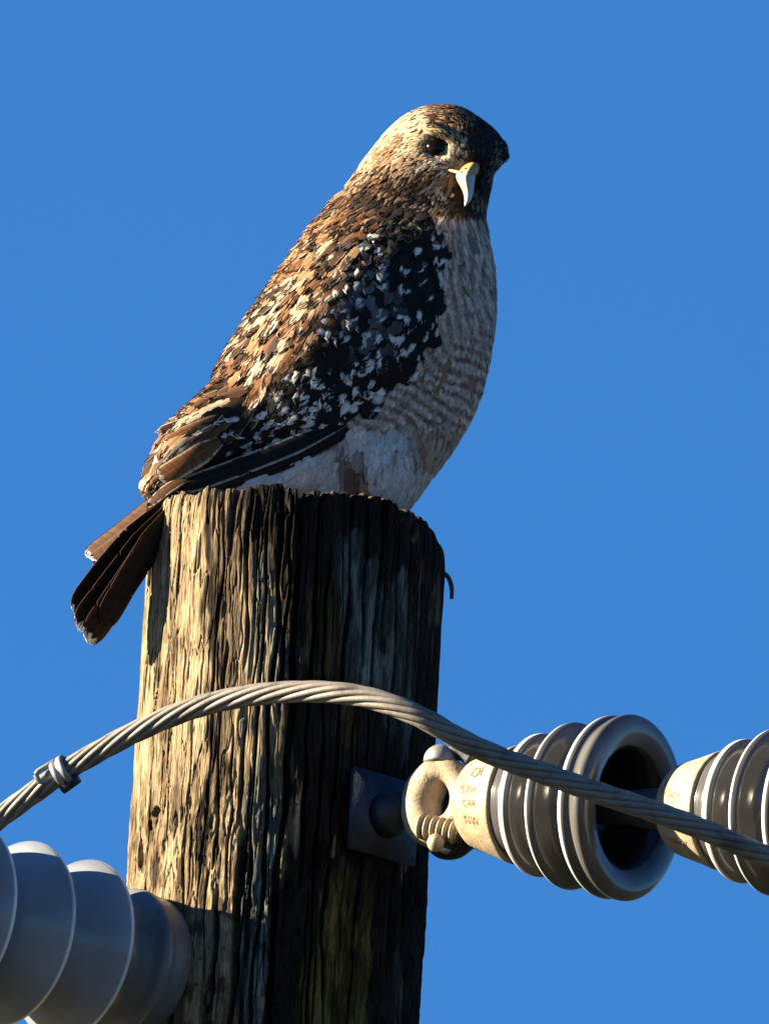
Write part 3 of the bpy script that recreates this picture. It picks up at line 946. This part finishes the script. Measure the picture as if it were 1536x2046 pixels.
# --------------------------- contour feathers all over the body
bme = body.data
tri = []; area = []
for p in bme.polygons:
    tri.append(p.index); area.append(p.area)
area = np.array(area); cum = np.cumsum(area); tot = cum[-1]
rs = random.Random(11)
np_rs = np.random.RandomState(4)
fe = Feathers()
NF = 34000
pick = np.searchsorted(cum, np_rs.rand(NF) * tot)
off = hawk.location
for k in range(NF):
    p = bme.polygons[int(pick[k])]
    vs = [bv[i] for i in p.vertices]
    w_ = [rs.random() for _ in vs]; sw = sum(w_)
    pt = Vector((0, 0, 0))
    for a, b in zip(vs, w_):
        pt += a * (b / sw)
    n_ = bvh.find_nearest(pt)[1]
    x, y = proj(pt)
    facing = n_.dot(-FW)
    if facing > .05 and y > 450:
        hw = wbvh.ray_cast(G(x, y, 900), FW)[0]
        if hw is not None and (hw - pt).dot(FW) < 3 * U:
            continue
    if (pt - SOCK).length / U < 17 or (abs(x - 935) < 26 and 328 < y < 398 and facing > 0):
        continue
    head = y < 425 and x > 700 - max(0, y - 385)
    if not head and rs.random() < .66:
        continue
    if head and rs.random() < .0:
        continue
    fx_, fy_ = flow(x, y)
    jit = rs.gauss(0, .16)
    c_, s_ = math.cos(jit), math.sin(jit)
    fx_, fy_ = fx_ * c_ - fy_ * s_, fx_ * s_ + fy_ * c_
    dw = RT * fx_ - UP * fy_ + FW * rs.uniform(-.1, .1)
    chest = x > 690 and y > 418 and facing > -.4 and (y > 640 or x > 872 - max(0, y - 560) * 1.2)
    if facing < -.25 and y > 400:        # the back, out of sight from the front: brown
        chest = False
    if head:
        ln = rs.uniform(14, 27); wd = rs.uniform(1.6, 3.0)
        A = pal(x, y, rs); B = sc(A, rs.uniform(.6, 1.25))
        E_ = mixc(A, CREAM, .3 * min(1, A[0] * 4))
        fn = lambda u, s, A=A, B=B, E_=E_: (mixc(B, E_, .8) if abs(s) > .7 else B)
        fe.on_surface(pt, n_, dw, ln, wd, fn, nu=4, nv=3, lift=(0, rs.uniform(1, 3)), rs=rs, blunt=.3, camber=.1)
    elif y > 835 and x > 455 and facing > -.3:
        # thighs and vent: white down with a warm wash; shade line between thighs painted in
        ln = rs.uniform(34, 52); wd = rs.uniform(5, 9)
        warm = 1.3 * math.exp(-(((x - 716) / 24) ** 2 + ((y - 945) / 50) ** 2)) + .6 * math.exp(-(((x - 690) / 14) ** 2 + ((y - 880) / 60) ** 2))
        w2 = sstep(740, 860, x) * (1 - sstep(870, 960, y)) * .6
        right = sstep(790, 850, x)
        A = mixc(WHITE, (.36, .27, .20), min(1, .12 + .5 * right + w2))
        if rs.random() < .5 * w2:
            A = mixc(A, RUF, .6)
        A = mixc(A, (.10, .035, .01), min(.92, warm * 1.1))
        B = sc(A, rs.uniform(.75, 1.15))
        fn = lambda u, s, A=A, B=B: mixc(B, A, abs(s))
        fe.on_surface(pt, n_, dw, ln, wd, fn, nu=4, nv=3, lift=(0, rs.uniform(1, 5)), rs=rs, blunt=.3)
    elif chest:
        ln = rs.uniform(34, 50); wd = rs.uniform(5, 8)
        up_ = 1 - sstep(600, 700, y)
        base = mixc((.42, .30, .22), (.62, .50, .40), rs.random())
        barc = mixc((.05, .022, .015), (.13, .055, .03), rs.random())
        ph = rs.uniform(-.06, .06); amp = rs.uniform(.75, 1) * (1 - .6 * sstep(800, 900, y))
        def fn(u, s, base=base, barc=barc, ph=ph, up_=up_, amp=amp):
            bar = 1.0 if (.40 + ph < u < .64 + ph) else 0.0
            sh = 1.0 if abs(s) < .35 else 0.0
            X_ = x + fx_ * ln * u - fy_ * wd * s; Y_ = y + fy_ * ln * u + fx_ * wd * s
            w1 = .5 + .5 * math.sin(2 * math.pi * (Y_ - .62 * (X_ - 900) + nz2(X_ / 36, Y_ / 30) * 9 + 8 * math.sin(X_ * .045 + Y_ * .02)) / 27)
            w1 += .2 * nz2(X_ / 11 + 50, Y_ / 9)
            w2 = .5 + .5 * math.sin(2 * math.pi * (X_ - .10 * (Y_ - 500) + 9 * nz2(X_ / 40, Y_ / 50) + 5 * math.sin(Y_ * .035)) / 19) + .3 * nz2(X_ / 9, Y_ / 16 + 30)
            k_ = (1 - up_) * float(w1 > .56) + up_ * float(w2 > .58)
            k_ = min(1, .75 * k_ + .35 * bar * (1 - up_))
            return mixc(base, barc, k_ * amp)
        if rs.random() < .12:
            continue
        fe.on_surface(pt, n_, dw, ln, wd, fn, nu=7, nv=5, lift=(0, rs.uniform(2, 5)), rs=rs, blunt=.5)
    else:
        ln = rs.uniform(36, 60); wd = rs.uniform(8, 14)
        A = pal(x, y, rs) if facing > -.45 else (BRN if rs.random() < .7 else RUF)
        if A in (CREAM, WHITE) and rs.random() < .4:
            A = BUFF
        E_ = mixc(A, CREAM, .6 if rs.random() < .4 else .15)
        fn = lambda u, s, A=A, E_=E_: (E_ if (abs(s) > .8 or u > .93) else mixc(A, sc(A, .5), max(0, 1 - abs(s) * 3)))
        fe.on_surface(pt, n_, dw, ln, wd, fn, nu=6, nv=5, lift=(0, rs.uniform(2, 10)), rs=rs, blunt=.35, ragged=.2)
        if facing > -.5:
            fe.wisps(3, 6, 5, rs, past=9, back=3, wid=1.1)
mesh('body_feathers', fe.V, fe.F, MT['feather'], body, fe.C)

# --------------------------- wing coverts: shingled rows with white spots
body_bvh = bvh
bvh = wbvh
fc = Feathers(); rs = random.Random(7)
CREAMLINES = [(668, 470, 600, 545), (600, 545, 535, 622), (570, 500, 520, 570), (600, 640, 545, 700), (545, 700, 470, 800), (470, 800, 400, 840), (440, 830, 350, 905), (655, 545, 600, 600)]


def seg_d(x, y, x0, y0, x1, y1):
    dx, dy = x1 - x0, y1 - y0
    t = max(0, min(1, ((x - x0) * dx + (y - y0) * dy) / (dx * dx + dy * dy)))
    return math.hypot(x - x0 - t * dx, y - y0 - t * dy)


rows_n = 36
for i in range(rows_n - 1, -1, -1):
    s = .0 + .97 * i / (rows_n - 1)
    a = wing_xy(s, 0); b = wing_xy(s, 1)
    wlen = math.hypot(b[0] - a[0], b[1] - a[1])
    nc = max(3, int(wlen / (12 if s < .35 else 16)))
    for j in range(-2, nc + 1):
        c = (j + (.5 if i % 2 else 0) + rs.uniform(-.28, .28)) / nc
        if not -.14 <= c <= 1:
            continue
        x, y = wing_xy(min(1, max(0, s + rs.uniform(-.012, .012))), c)
        o_ = G(x, y, 900)
        h_, n_ = wbvh.ray_cast(o_, FW)[:2]
        if h_ is None:
            continue
        hb, nb = body_bvh.ray_cast(o_, FW)[:2]
        onb = hb is not None and (h_ - hb).dot(FW) > 0
        if onb:
            h_, n_ = hb, nb
        bvh = body_bvh if onb else wbvh
        # direction: along the wing
        x2, y2 = wing_xy(min(1, s + .06), c)
        dx, dy = x2 - x, y2 - y; l = math.hypot(dx, dy) + 1e-6; dx /= l; dy /= l
        if s < .45:
            k_ = 1 - s / .45
            dx = dx * (1 - k_ * c * .8) + (-.15) * k_ * c; dy = dy + k_ * .2
        jt = rs.gauss(0, .16); ct, st_ = math.cos(jt), math.sin(jt); dx, dy = dx * ct - dy * st_, dx * st_ + dy * ct
        dw = RT * dx - UP * dy
        lenf = (40 + 42 * min(1, s * 1.6)) * rs.uniform(.85, 1.25); wd = (8.5 + 7.5 * min(1, s * 1.6)) * rs.uniform(.8, 1.25) * (1 + .25 * c)
        # pigment zones: rusty brown back edge (scapulars), blackish middle with white spots
        # boundary between brown scapulars and spotted coverts
        lowf = nz2(x / 48 + 7, y / 60)
        brown = 1 - sstep(.22, .40, c + rs.uniform(-.05, .05) + (.10 if s > .55 else 0) - .12 * sstep(.6, .8, s))
        cape = s < .07
        grey_mid = math.exp(-(((x - 755) / 45) ** 2 + ((y - 570) / 110) ** 2))
        base = mixc(DK, sc(RUF, rs.uniform(.6, 1.2)), brown)
        base = sc(base, rs.uniform(.7, 1.2) * (1 - .6 * float(sstep(.0, .4, -lowf)) * brown))
        dl = min(seg_d(x, y, *q) for q in CREAMLINES)
        if brown > .4 and rs.random() < .95 * math.exp(-(dl / 11) ** 2):
            base = mixc(base, CREAM, rs.uniform(.6, 1.0))
        elif brown > .5 and rs.random() < .2:
            base = mixc(base, BUFF, rs.uniform(.5, 1))
        if brown > .3 and y > 615 and y < 640 and x < 580:
            base = BRN
        spotc = mixc((.60, .60, .56), CREAM, brown * .8)
        edgec = mixc(base, CREAM, brown * (rs.uniform(.5, 1) if rs.random() < .35 else rs.uniform(0, .3)))
        nsp = 0 if cape else rs.choice([0, 0, 1, 2] if brown < .5 else [0, 0, 0, 1])
        if lowf > .12 and brown < .5 and rs.random() < .6:
            nsp = 0
        if s > .62 and brown < .5:
            nsp = rs.choice([0, 0, 1, 2, 2])
        if 560 < x < 760 and 725 < y < 850 and rs.random() < .75:
            nsp = rs.choice([1, 2, 3])
        if s > .80 and y > 850:
            nsp = rs.choice([0, 0, 0, 1])
        if cape and rs.random() < .0:
            nsp = 1
        sp = [(rs.uniform(.6, .98), rs.choice([-1, 1]) * rs.uniform(.3, .9), rs.uniform(.12, .22), rs.uniform(.4, .8)) for _ in range(nsp)]
        if nsp and rs.random() < .25:
            sp.append((.96, rs.uniform(-.3, .3), .10, .5))
        gm = grey_mid if rs.random() < .6 else 0
        def fn(u, s_, base=base, spotc=spotc, edgec=edgec, sp=sp, gm=gm, brown=brown):
            col = base
            if abs(s_) > .78 or u > .95:
                col = edgec
            if gm > .2 and u > .5:
                col = mixc(col, (.16, .16, .17), gm * .7)
            for (a1, b1, ra, rb) in sp:
                q = ((u - a1) / ra) ** 2 + ((s_ - b1) / rb) ** 2
                if q < 1:
                    col = mixc(col, spotc, min(1, 1.8 * (1 - q)))
            if brown > .4 and abs(s_) < .12:
                col = sc(col, .5)
            return col
        if brown > .5:
            wd *= rs.uniform(.65, 1.05); lenf *= 1.35
        fc.on_surface(h_, n_, dw, lenf, wd, fn, nu=14, nv=9, lift=(0, rs.uniform(3, 6.5)), rs=rs, blunt=rs.uniform(.3, .6) if brown > .5 else rs.uniform(.4, .7), camber=.08, ragged=.15)
        fc.wisps(9, 14, 9, rs, past=10 if brown > .4 else 6)
mesh('coverts', fc.V, fc.F, MT['feather'], wing, fc.C)
bvh = body_bvh

# --------------------------- long feathers of the folded wing and the tail
def blade(name, parent, root, mid, tip, wid, base, edge, ew=.82, tipc=None, n=None, bars=0, camber=.15, tipfrom=.94, wob=0, nu=90, blunt=.86, barc=None):
    ft = Feathers()
    n = n or (-FW)
    barc = barc or sc(CREAM, .7)
    rb = random.Random(int(wid * 100 + root[0] * 7 + tip[1]))
    CH = [rb.uniform(.75, 1.25) for _ in range(97)]
    def fn(u, s):
        c = mixc(base, sc(base, 1.5), abs(s) * .5)
        if bars and (u * bars) % 1 < .22 and u > .15:
            c = mixc(c, barc, .7)
        if abs(s) > ew + .05 * math.sin(u * 9 + wid) + .03 * math.sin(u * 31):
            c = edge
        if tipc and u > tipfrom + .01 * math.sin(s * 9 + wid):
            c = tipc
        if abs(s) < .05:
            return sc(c, 1.6)
        k = CH[int((u * 46 - abs(s) * 2.2 + 10)) % 97]
        return sc(c, k)
    ft.add(G(*root), G(*mid), G(*tip), n, wid, fn, nu=nu, nv=15, lift=(0, 0), camber=camber, blunt=blunt, rs=rb)
    # splits in the web and a frayed end
    nv = 15; sd = (G(*tip) - G(*root)).cross(n).normalized()
    for _ in range(4):
        i0 = rb.randrange(int(nu * .3), nu - 3); jj = rb.choice([0, nv - 1]); w_ = 1; dep = rb.uniform(.05, .22) * wid * U
        for i in range(i0, min(nu, i0 + w_)):
            for q, kk in ((jj, 1.0), (jj + (1 if jj == 0 else -1), .5)):
                ft.V[i * nv + q] = ft.V[i * nv + q] + sd * (dep * kk * (1 if jj == 0 else -1))
    for j in range(nv):
        ft.V[nu * nv + j] = ft.V[nu * nv + j] + (G(*tip) - G(*mid)).normalized() * (rb.uniform(-1.6, 1.2) * U)
    core_n = len(ft.V)
    ft.wisps(26, nu, nv, rb, past=7, back=8, wid=1.2)
    wV, wC = ft.V[core_n:], ft.C[core_n:]; wF = [q for q in ft.F if q[0] >= core_n]
    ft.V, ft.C = ft.V[:core_n], ft.C[:core_n]; ft.F = [q for q in ft.F if q[0] < core_n]
    v0 = ft.V; nV = len(v0); th = n.normalized() * (-1.2 * U)
    # give the vane a thickness: second skin and a rim
    V = v0 + [p + th for p in v0]; C = ft.C + ft.C
    F = list(ft.F) + [tuple(i + nV for i in q[::-1]) for q in ft.F]
    for i in range(nu):
        for j in (0, nv - 1):
            a = i * nv + j
            F.append((a, a + nv, a + nv + nV, a + nV))
    for j in range(nv - 1):
        a = nu * nv + j
        F.append((a, a + 1, a + 1 + nV, a + nV))
    sh_ = len(V) - core_n
    F += [tuple(i + sh_ for i in q) for q in wF]; V += wV; C += wC
    o = mesh(name, V, F, MT['quill'], parent, C)
    # shaft
    pts = []
    P0, P1, P2 = G(*root), G(*mid), G(*tip)
    for i in range(13):
        u = .02 + .93 * i / 12
        pts.append(P0 * ((1 - u) * (1 - 2 * u)) + P1 * (4 * u * (1 - u)) + P2 * (u * (2 * u - 1)) + n.normalized() * (.8 * U))
    return o


rs = random.Random(3)
PALE = (.30, .33, .28)
# primaries and tertials: root, mid, tip, half width
BL = [
    ((700, 862, 95), (520, 940, 104), (300, 1008, 100), 17, DK, sc(BRN, 1.0), None),
    ((700, 852, 98), (530, 926, 108), (322, 994, 104), 19, DK, sc(DK, 1.5), None),
    ((690, 842, 100), (540, 908, 112), (350, 978, 108), 20, DK, PALE, None),
    ((440, 880, 100), (385, 915, 122), (318, 956, 112), 24, sc(RUF, .7), CREAM, CREAM),
    ((450, 820, 72), (385, 838, 80), (314, 864, 66), 11, BRN, WHITE, WHITE),
    ((450, 812, 60), (395, 826, 66), (330, 846, 52), 8, BUFF, WHITE, WHITE),
    ((470, 830, 90), (400, 850, 104), (325, 886, 88), 13, RUF, CREAM, WHITE),
]
for r_, m_, t_, wd, ba, ed, tc_ in BL:
    nrm = (-FW + UP * .25 - RT * .1).normalized()
    blade('flight_feather', wing, r_, m_, t_, wd, ba, ed, ew=.80, tipc=tc_, n=nrm, tipfrom=.95)

tail_root = empty  # (the tail is a part of the bird)
upn = (-RT * .75 - FW * .75 + UP * .25).normalized()
dnn = (RT * .80 - FW * .75 - UP * .05).normalized()
TB = (.055, .028, .014)
# tail coverts as the tail's own mesh, feathers below it
tv, tf_ = tube(spline([G(400, 935, 70), G(340, 985, 78), G(290, 1030, 84)], 8), [34 * U, 32 * U, 31 * U, 30 * U, 29 * U, 28 * U, 27 * U, 26 * U, 25 * U, 24 * U, 23 * U, 22 * U, 20 * U, 17 * U, 14 * U, 10 * U, 4 * U], 18, flat=.6)
tail = mesh('tail', tv, tf_, mat_simple('tail_down', (.06, .035, .02), rough=.9, spec=.1), hawk)
TT = (.60, .58, .58)
blade('tail_feather', tail, (355, 965, 92), (262, 1045, 84), (174, 1112, 70), 27, (.075, .038, .02), (.10, .05, .03), n=upn, tipc=TT, tipfrom=.955)
blade('tail_feather', tail, (350, 985, 90), (268, 1062, 80), (190, 1136, 64), 27, (.085, .042, .02), (.26, .20, .12), n=upn, tipc=TT, ew=.9, tipfrom=.97)
blade('tail_feather', tail, (345, 1000, 104), (240, 1108, 116), (150, 1226, 92), 30, DK, sc(BRN, 1.2), n=dnn, tipc=TT, tipfrom=.97)
blade('tail_feather', tail, (348, 1010, 110), (258, 1128, 130), (158, 1258, 108), 34, DK, sc(BRN, .8), n=dnn, tipc=TT, tipfrom=.97)
blade('tail_feather', tail, (352, 1020, 116), (272, 1140, 142), (176, 1284, 120), 34, sc(DK, 1.4), BRN, n=dnn, tipc=TT, tipfrom=.96)
blade('tail_feather', tail, (350, 1015, 116), (284, 1120, 148), (208, 1250, 130), 32, sc(DK, 1.2), sc(BRN, 1.0), n=dnn)
# cream covert lying over the root of the tail
blade('tail_covert', tail, (330, 1000, 112), (290, 1040, 108), (255, 1088, 98), 11, (.40, .33, .20), CREAM, n=upn, blunt=.6)
blade('tail_covert', tail, (372, 958, 120), (335, 975, 122), (295, 1012, 112), 14, BRN, CREAM, n=upn, blunt=.6)

# --------------------------- eyes
for nm, (ex, ey_, et), r_ in (('eye', (874, 293, 73), 27), ('eye', (988, 318, 44), 16)):
    v, f = blob(ex, ey_, et, r_, r_ * .95, r_)
    e_ = mesh(nm, v, f, MT['eye'], hawk)
# dark lids around the near eye
lid = []
for i in range(41):
    a = rad(168 + 187 * i / 40)
    lid.append(G(875 + 24 * math.cos(a) + 2 * math.sin(a), 294 + 21 * math.sin(a) + 4 * math.cos(a), 82 - 7 * (math.cos(a) < 0) * abs(math.cos(a))))
v, f = tube(lid, [(1.2 + 3.4 * math.sin(math.pi * i / 40) ** .6) * U for i in range(41)], 8)
mesh('eyelid', v, f, MT['claw'], hawk)

# --------------------------- beak: lofted hook
def hook(secs, mat, name, parent, seg=20):
    v = []; f = []
    for (x, y, t, hw, hh, sharp) in secs:
        for k in range(seg):
            a = 2 * math.pi * k / seg
            cx = math.cos(a); sy = math.sin(a)
            # ridge toward the front: narrow wedge section
            X = x + hw * math.copysign(abs(cx) ** sharp, cx)
            v.append(G(X, y - hh * .0, t + hh * math.copysign(abs(sy) ** 1.0, sy)))
    for i in range(len(secs) - 1):
        for k in range(seg):
            f.append((i * seg + k, i * seg + (k + 1) % seg, (i + 1) * seg + (k + 1) % seg, (i + 1) * seg + k))
    f.append(tuple(range(seg - 1, -1, -1))); f.append(tuple((len(secs) - 1) * seg + k for k in range(seg)))
    return mesh(name, v, f, mat, parent)


cere = hook([(945, 320, 80, 6, 14, 1.3), (944, 326, 88, 14, 26, 1.3), (940, 334, 92, 18, 38, 1.35), (936, 342, 92, 20, 44, 1.4), (933, 349, 92, 21, 42, 1.4)], MT['cere'], 'cere', hawk)
beak = hook([(932, 346, 94, 20, 44, 1.35), (930, 352, 96, 20, 50, 1.35), (931, 362, 98, 17.5, 52, 1.35), (933, 372, 102, 14, 48, 1.3), (935, 382, 108, 11, 40, 1.25), (935, 391, 116, 8.5, 30, 1.2), (934, 400, 124, 6.5, 20, 1.1), (931, 407, 130, 4, 11, 1), (929, 412, 134, 1.5, 4, 1)], MT['beak'], 'beak', hawk)
v, f = tube(spline([G(886, 337, 84), G(902, 341, 100), G(925, 347, 122)], 6), list(np.linspace(1.6, 4.5, 13) * U), 10)
mesh('gape', v, f, MT['cere'], beak)
v, f = blob(931, 338, 122, 4.2, 3.4, 6)
mesh('nostril', v, f, MT['claw'], cere)

# --------------------------- legs and feet standing on the pole's top
def foot(cx, cy, vis):
    """cx, cy: world offsets (units) of the foot's centre from the pole's axis"""
    base = Vector((cx * U, -cy * U, H + 10 * U))
    knee = base + Vector((2 * U, 14 * U, 80 * U))
    v, f = tube(spline([knee, base.lerp(knee, .5), base], 6), [13 * U] * 5 + [11 * U] * 8, 14)
    lg = mesh('leg', v, f, MT['leg'], hawk)
    for ang, ln in ((-100, 74), (-70, 80), (-38, 66), (95, 52)):
        a = rad(ang); d = Vector((math.cos(a), math.sin(a), 0))
        pts = spline([base, base + d * (ln * .4 * U) + Vector((0, 0, 5 * U)), base + d * (ln * .8 * U) + Vector((0, 0, 0)), base + d * (ln * U) + Vector((0, 0, -3 * U))], 5)
        v, f = tube(pts, list(np.linspace(11, 7.5, len(pts)) * U), 10)
        toe = mesh('toe', v, f, MT['leg'], lg)
        e = pts[-1]
        cl = spline([e, e + d * (12 * U) + Vector((0, 0, 4 * U)), e + d * (24 * U) + Vector((0, 0, -4 * U)), e + d * (27 * U) + Vector((0, 0, -12 * U))], 4)
        v, f = tube(cl, list(np.linspace(6, .8, len(cl)) * U), 8)
        o_ = mesh('claw', v, f, MT['claw'], lg)


foot(128, 85, True)
foot(30, 0, False)
